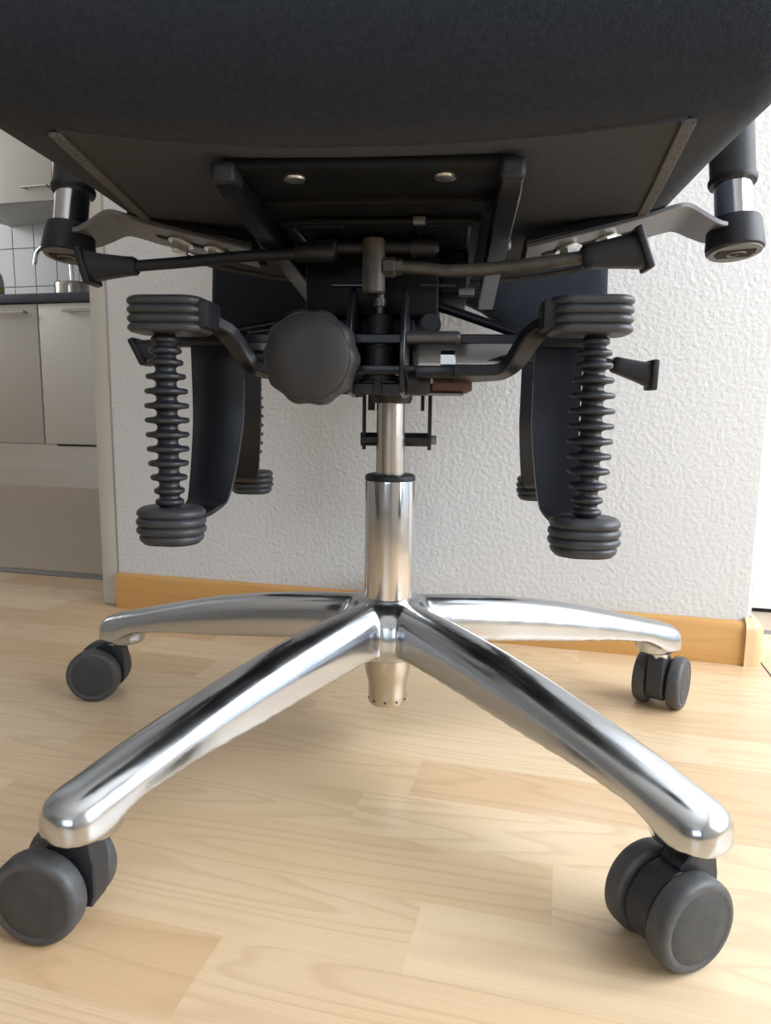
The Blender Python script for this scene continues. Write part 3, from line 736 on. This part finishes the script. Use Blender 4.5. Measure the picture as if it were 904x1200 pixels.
# upper suspension plate with bolts
sp = M()
sp.plate([(-0.178, -0.060), (0.178, -0.060), (0.178, -0.03), (0.12, 0.02), (0.10, 0.15), (0.178, 0.16), (0.178, 0.19), (-0.178, 0.19), (-0.178, 0.16), (-0.10, 0.15), (-0.12, 0.02), (-0.178, -0.03)], 0.4035, 0.4115, UP, 0.001)
susp = sp.build('suspension_plate', MT['satin'], ch, 30)
M().lathe([(0.0055, 0.0), (0.0055, 0.042), (0.0045, 0.044)], 14, UP @ Matrix.Translation((0.022, -0.068, 0.4075)) @ Matrix.Rotation(PI / 2, 4, 'Y')).build('threaded_pin', MT['dark_steel'], susp)
M().lathe([(0.0095, 0.0), (0.0095, 0.003), (0.007, 0.0032), (0.007, 0.008)], 18, UP @ Matrix.Translation((0.040, -0.024, 0.423)) @ Matrix.Rotation(PI / 2, 4, 'X')).build('bolt', MT['matte'], susp)

# ---- bellows units
def stadium(hx, hy, n=9, k=0.92):
    """rounded-rectangle outline"""
    r = min(hx, hy) * k; out = []
    for cx0, cy0, a0 in ((hx - r, hy - r, 0), (-hx + r, hy - r, PI / 2), (-hx + r, -hy + r, PI), (hx - r, -hy + r, 1.5 * PI)):
        for i in range(n):
            a = a0 + PI / 2 * i / (n - 1); out.append((cx0 + r * math.cos(a), cy0 + r * math.sin(a)))
    return out
def ridged_pad(cx0, cy0, z0, z1, hx, hy, taper=0.0):
    """rubber pad with four rolled ridges"""
    m = M(); ol = stadium(hx, hy, 9, 0.92 if taper else 0.62); rings = []
    nr_ = 4; steps = 7
    def ring(z, k): return [Vector((cx0 + x * k, cy0 + y * k, z)) for x, y in ol]
    rings.append(ring(z0, 0.80))
    for j in range(nr_):
        for i in range(steps):
            q = i / (steps - 1); b = 1 - abs(2 * q - 1) ** 2.4
            f = (j + q) / nr_
            rings.append(ring(z0 + (z1 - z0) * f, 0.915 + 0.085 * b - taper * (abs(2 * f - 1) ** 2 * 0.05 + max(0.0, 0.35 - f) * 0.28)))
    rings.append(ring(z1 + 0.0003, 0.85))
    return m.loft(rings, UP)
def bellows_prof(z0, z1, rmax):
    rad = [0.62, 0.74, 0.80, 0.90, 0.97, 1.0, 1.0, 0.98, 0.96, 0.92, 0.84, 0.70, 0.66]
    n = len(rad); prof = [(0.0075, z0)]; core = 0.0080
    # ridges sit closer together at both ends
    sp_ = [0.75, 0.8, 0.95] + [1.0] * 6 + [1.0, 0.95, 0.8]
    zs = [0.0]
    for q in sp_: zs.append(zs[-1] + q)
    tot = zs[-1]; pad = 0.0045
    for i in range(n):
        zc = z1 - pad - (z1 - z0 - 2 * pad) * zs[i] / tot
        prof_i = []
        r = rmax * rad[i]; h = 0.0022; c1 = core + (r - core) * 0.10; c2 = core + (r - core) * 0.30
        for dz, rr in ((-0.0044, core), (-0.0034, c1), (-0.0026, c2), (-h, r * 0.88), (-h * 0.75, r * 0.96), (-h * 0.3, r), (h * 0.3, r), (h * 0.75, r * 0.96), (h, r * 0.88), (0.0026, c2), (0.0034, c1), (0.0044, core)):
            prof_i.append((rr, zc + dz))
        zs_i = prof_i
        if i == 0: allp = []
        allp.append(zs_i)
    for p_ in reversed(allp): prof += [(r, z) for r, z in p_]
    prof.append((0.0075, z1))
    # keep heights increasing
    out = [prof[0]]
    for r, z in prof[1:]: out.append((r, max(z, out[-1][1] + 1e-5)))
    return out
def bellows_unit(s, front):
    sg = -1 if front else 1
    cx0 = s * 0.1645 if front else s * 0.183 - 0.010; cy0 = -0.120 if front else 0.220
    root = empty('bellows_spring', (0, 0, 0), 0, ch)
    root['label'] = ('front' if front else 'rear') + ' rubber bellows spring'
    ridged_pad(cx0 - s * 0.0045, cy0, 0.4045, 0.4310, 0.0300, 0.024).build('upper_pad', MT['rubber'], root, 50)
    ridged_pad(cx0 + (0 if front else 0), cy0, 0.2385, 0.2675, 0.0275, 0.024, 1.0).build('lower_pad', MT['rubber'], root, 50)
    M().lathe(bellows_prof(0.2675, 0.4045, 0.0172), 40, UP @ Matrix.Translation((cx0 + s * 0.001, cy0, 0))).build('bellows', MT['bellow_dark'], root, 60)
    M().box(cx0 - s * 0.034 - 0.006, cx0 - s * 0.034 + 0.006, cy0 - 0.016, cy0 + 0.016, 0.4075, 0.4285, UP, 0.002).build('pad_clamp', MT['matte'], root, 30)
    # strap hanging from the suspension plate, hooking under the lower pad
    ys = -0.050 if front else 0.150
    P = smooth_path([(0, ys, 0.408), (0, ys, 0.385), (0, ys - 0.001 * sg * -1, 0.34), (0, ys + sg * 0.009, 0.300), (0, ys + sg * 0.017, 0.274), (0, ys + sg * 0.023, 0.263), (0, ys + sg * 0.034, 0.258), (0, ys + sg * 0.050, 0.2565)], 6)
    n = len(P); pp = []; W = []
    for i, p in enumerate(P):
        q = i / (n - 1)
        xin = lerp([(0, 0.1215), (0.3, 0.1235), (0.65, 0.134), (0.8, 0.142), (1, 0.148)], q)
        xout = lerp([(0, 0.170), (0.3, 0.169), (0.65, 0.169), (0.8, 0.172), (1, 0.178)], q)
        if s > 0: xin += 0.008 * (1 - q)
        if not front: xin += 0.028 - (0.008 if s > 0 else 0.0); xout += 0.026
        pp.append(Vector((s * (xin + xout) / 2 - (0 if front else 0.010), p.y, p.z))); W.append(xout - xin)
    # ribbon: two outlines, thickness along the path normal
    rg = []
    for i, p in enumerate(pp):
        t = (pp[min(i + 1, n - 1)] - pp[max(i - 1, 0)]); t.x = 0; t.normalize()
        nn_ = Vector((0, -t.z, t.y)) * 0.0021; hx = Vector((W[i] / 2, 0, 0))
        rg.append([p - hx - nn_, p + hx - nn_, p + hx + nn_, p - hx + nn_])
    M().loft(rg, UP).build('strap', MT['satin'], root, 35)
    M().tube([(s * 0.118, ys, 0.4075), (s * 0.186, ys, 0.4075)], 0.0075, 16, UP).build('strap_hinge', MT['satin'], root)
for s in (-1, 1):
    bellows_unit(s, True); bellows_unit(s, False)

# ---- U bracket below the mechanism
ubo = empty('release_bracket', (0, 0.012, 0), 0, ch)
for x in (-0.0265, 0.0385):
    M().bar([(x, 0.022, 0.368), (x, 0.022, 0.3085)], 0.0035, 0.012, None, (0, 1, 0)).build('bracket_cheek', MT['satin'], ubo, 30)
M().tube([(-0.030, 0.022, 0.3185), (0.040, 0.022, 0.3185)], 0.0068, 16).build('bracket_pin', MT['satin'], ubo)
M().lathe([(0.0045, 0), (0.0045, 0.005), (0.003, 0.0055)], 10, Matrix.Translation((0.0402, 0.022, 0.3185)) @ Matrix.Rotation(PI / 2, 4, 'Y')).build('pin_end', MT['steel_grey'], ubo)
M().bar([(-0.019, 0.018, 0.366), (-0.0195, 0.018, 0.347)], 0.007, 0.004, None, (0, 1, 0)).build('bracket_tab', MT['satin'], ubo, 30)
M().bar([(0.031, 0.018, 0.366), (0.031, 0.018, 0.347)], 0.0035, 0.004, None, (0, 1, 0)).build('bracket_tab', MT['satin'], ubo, 30)

# ---- armrests
def armrest(s):
    """local axes: u outwards and rising, v to the back, n up"""
    tilt = R(13)
    O_ = Vector((s * 0.123, 0.0, 0.4865))
    u = Vector((s * math.cos(tilt), 0, math.sin(tilt)))
    v = Vector((0, 1, 0)); n = u.cross(v) * s
    # front edge higher
    fr_ = R(-9)
    v2 = v * math.cos(fr_) + n * math.sin(fr_); n2 = n * math.cos(fr_) - v * math.sin(fr_)
    T = UP @ Matrix(((u.x, v2.x, n2.x, O_.x), (u.y, v2.y, n2.y, O_.y), (u.z, v2.z, n2.z, O_.z), (0, 0, 0, 1)))
    root = empty('armrest', (0, 0, 0), 0, ch)
    P = smooth_path([(0.0, 0, 0.0), (0.05, 0, 0.0), (0.10, 0, 0.0), (0.125, 0, 0.0015), (0.138, 0.0, 0.000), (0.150, 0.0, -0.010), (0.162, 0, -0.019), (0.176, 0, -0.022)], 4)
    n_ = len(P); W = [lerp([(0, 0.046), (0.10, 0.052), (0.13, 0.054), (0.155, 0.044), (0.182, 0.032)], p.x) for p in P]
    bt = M().bar(P, W, 0.0045, T, (0, 0, 1), 0.0008).build('arm_bracket', MT['steel_grey'], root, 30)
    M().bar([(0.0, 0.004, 0.006), (0.05, 0.004, 0.006), (0.118, 0.002, 0.006)], 0.056, 0.007, T, (0, 0, 1)).build('arm_mount', MT['satin'], root, 30)
    sl = M()
    ol = []
    for i in range(9): a = PI / 2 + PI * i / 8; ol.append((0.018 + 0.0038 * math.cos(a), 0.0038 * math.sin(a)))
    for i in range(9): a = -PI / 2 + PI * i / 8; ol.append((0.094 + 0.0038 * math.cos(a), 0.0038 * math.sin(a)))
    sl.plate(ol, -0.0029, -0.0020, T, 0.0)
    sl.build('slot', MT['dark_gap'], bt, None)
    for x in (0.038, 0.073):
        M().lathe([(0.0118, -0.0046), (0.0122, -0.0042), (0.0122, -0.0026), (0.0118, -0.0023)], 28, T @ Matrix.Translation((x, 0, 0))).build('washer', MT['zinc'], root)
        M().lathe([(0.0050, -0.0135), (0.0076, -0.0128), (0.0085, -0.0120), (0.0085, -0.0046)], 6, T @ Matrix.Translation((x, 0, 0)) @ Matrix.Rotation(0.3, 4, 'Z')).build('hex_bolt', MT['zinc'], root, 30)
    jx = 0.178
    J = T @ Matrix.Translation((jx, 0, -0.0245)) @ Matrix.Rotation(R(10), 4, 'Y')
    joint = M().lathe([(0.0218, -0.016), (0.0236, -0.0145), (0.0240, -0.011), (0.0220, 0.009), (0.0210, 0.0115), (0.016, 0.0125)], 40, J).build('arm_joint', MT['matte'], root, 40)
    M().lathe([(0.0214, -0.0172), (0.0218, -0.0166), (0.0218, -0.0150)], 40, J).build('joint_cap', MT['joint_cap'], root, 40)
    # moulded emblem in the underside of the joint: dark field with a curled mark
    M().plate([(-0.0155, -0.007), (0.0145, -0.0095), (0.0165, -0.002), (0.0145, 0.008), (-0.012, 0.0095), (-0.0165, 0.003)], -0.0178, -0.0168, J, 0.0).build('emblem_field', MT['dark_gap'], root, None)
    cu = [(0.0045 * math.cos(a) * (1.0 + 0.12 * i), 0.0032 * math.sin(a) * (1.0 + 0.12 * i), -0.0168) for i, a in enumerate([0.6 + 0.42 * k for k in range(13)])]
    M().tube([(x * 0.85, y * 0.95, z - 0.0012) for x, y, z in cu], 0.0009, 8, J).build('emblem_mark', MT['steel_grey'], root)
    M().lathe([(0.0155, 0.010), (0.0155, 0.30)], 40, J).build('arm_post', MT['chrome2'], root, 60)
    M().lathe([(0.0190, 0.043), (0.0200, 0.045), (0.0200, 0.048), (0.0185, 0.050), (0.0185, 0.26)], 36, J).build('post_sleeve', MT['matte'], root, 40)
    pd = M(); rg = []
    for i in range(13):
        q = -1 + 2 * i / 12; k = max(1 - abs(q) ** 4, 0.02) ** 0.5
        rg.append([Vector((0.040 * k * math.copysign(abs(math.cos(a)) ** 0.6, math.cos(a)), q * 0.125, 0.31 + 0.014 * k * math.copysign(abs(math.sin(a)) ** 0.6, math.sin(a)))) for a in [2 * PI * k2 / 20 for k2 in range(20)]])
    pd.loft(rg, J).build('arm_pad', MT['matte'], root, 50)
for s in (-1, 1): armrest(s)

# ---- twin backrest pads
bm_ = M().bar(smooth_path([(0.0, 0.20, 0.489), (0.0, 0.27, 0.487), (0.0, 0.315, 0.52), (0.0, 0.325, 0.62), (0.0, 0.325, 0.80)], 5), 0.06, 0.010, UP, (0, 0, 1) if False else (0, -0.7, 0.7))
bko = bm_.build('back_carrier', MT['satin'], ch, 30)
M().bar([(-0.18, 0.318, 0.68), (0.18, 0.318, 0.68)], 0.03, 0.012, UP).build('back_crossbar', MT['satin'], bko, 30)
for s in (-1, 1):
    rg = []
    zs = [0.4375 + 0.42 * i / 24 for i in range(25)]
    for i, z in enumerate(zs):
        q = (z - 0.4375) / 0.42
        xo = 0.252 - 0.02 * (1 - min(q / 0.03, 1)) ** 2 - 0.05 * max(0, (q - 0.85) / 0.15) ** 2
        # inner edge rises in a diagonal from the lower outer corner
        xi = lerp([(0.0, 0.150), (0.03, 0.128), (0.08, 0.100), (0.16, 0.030), (1.0, 0.020)], q) + 0.05 * max(0, (q - 0.85) / 0.15) ** 2
        yb = 0.262 + 0.02 * math.sin(q * PI)
        th = 0.045 * max(1 - (2 * q - 1) ** 8, 0.15)
        cx0 = (xo + xi) / 2; hx = (xo - xi) / 2
        rg.append([Vector((s * (cx0 + hx * math.copysign(abs(math.cos(a)) ** 0.45, math.cos(a))), yb + th / 2 * math.copysign(abs(math.sin(a)) ** 0.45, math.sin(a)) - 0.02 * ((abs(cx0 + hx * math.cos(a)) / 0.25) ** 2) * 0.4, z)) for a in [2 * PI * k / 28 for k in range(28)]])
    M().loft(rg, UP).build('backrest_pad', MT['fabric'], ch, 60)
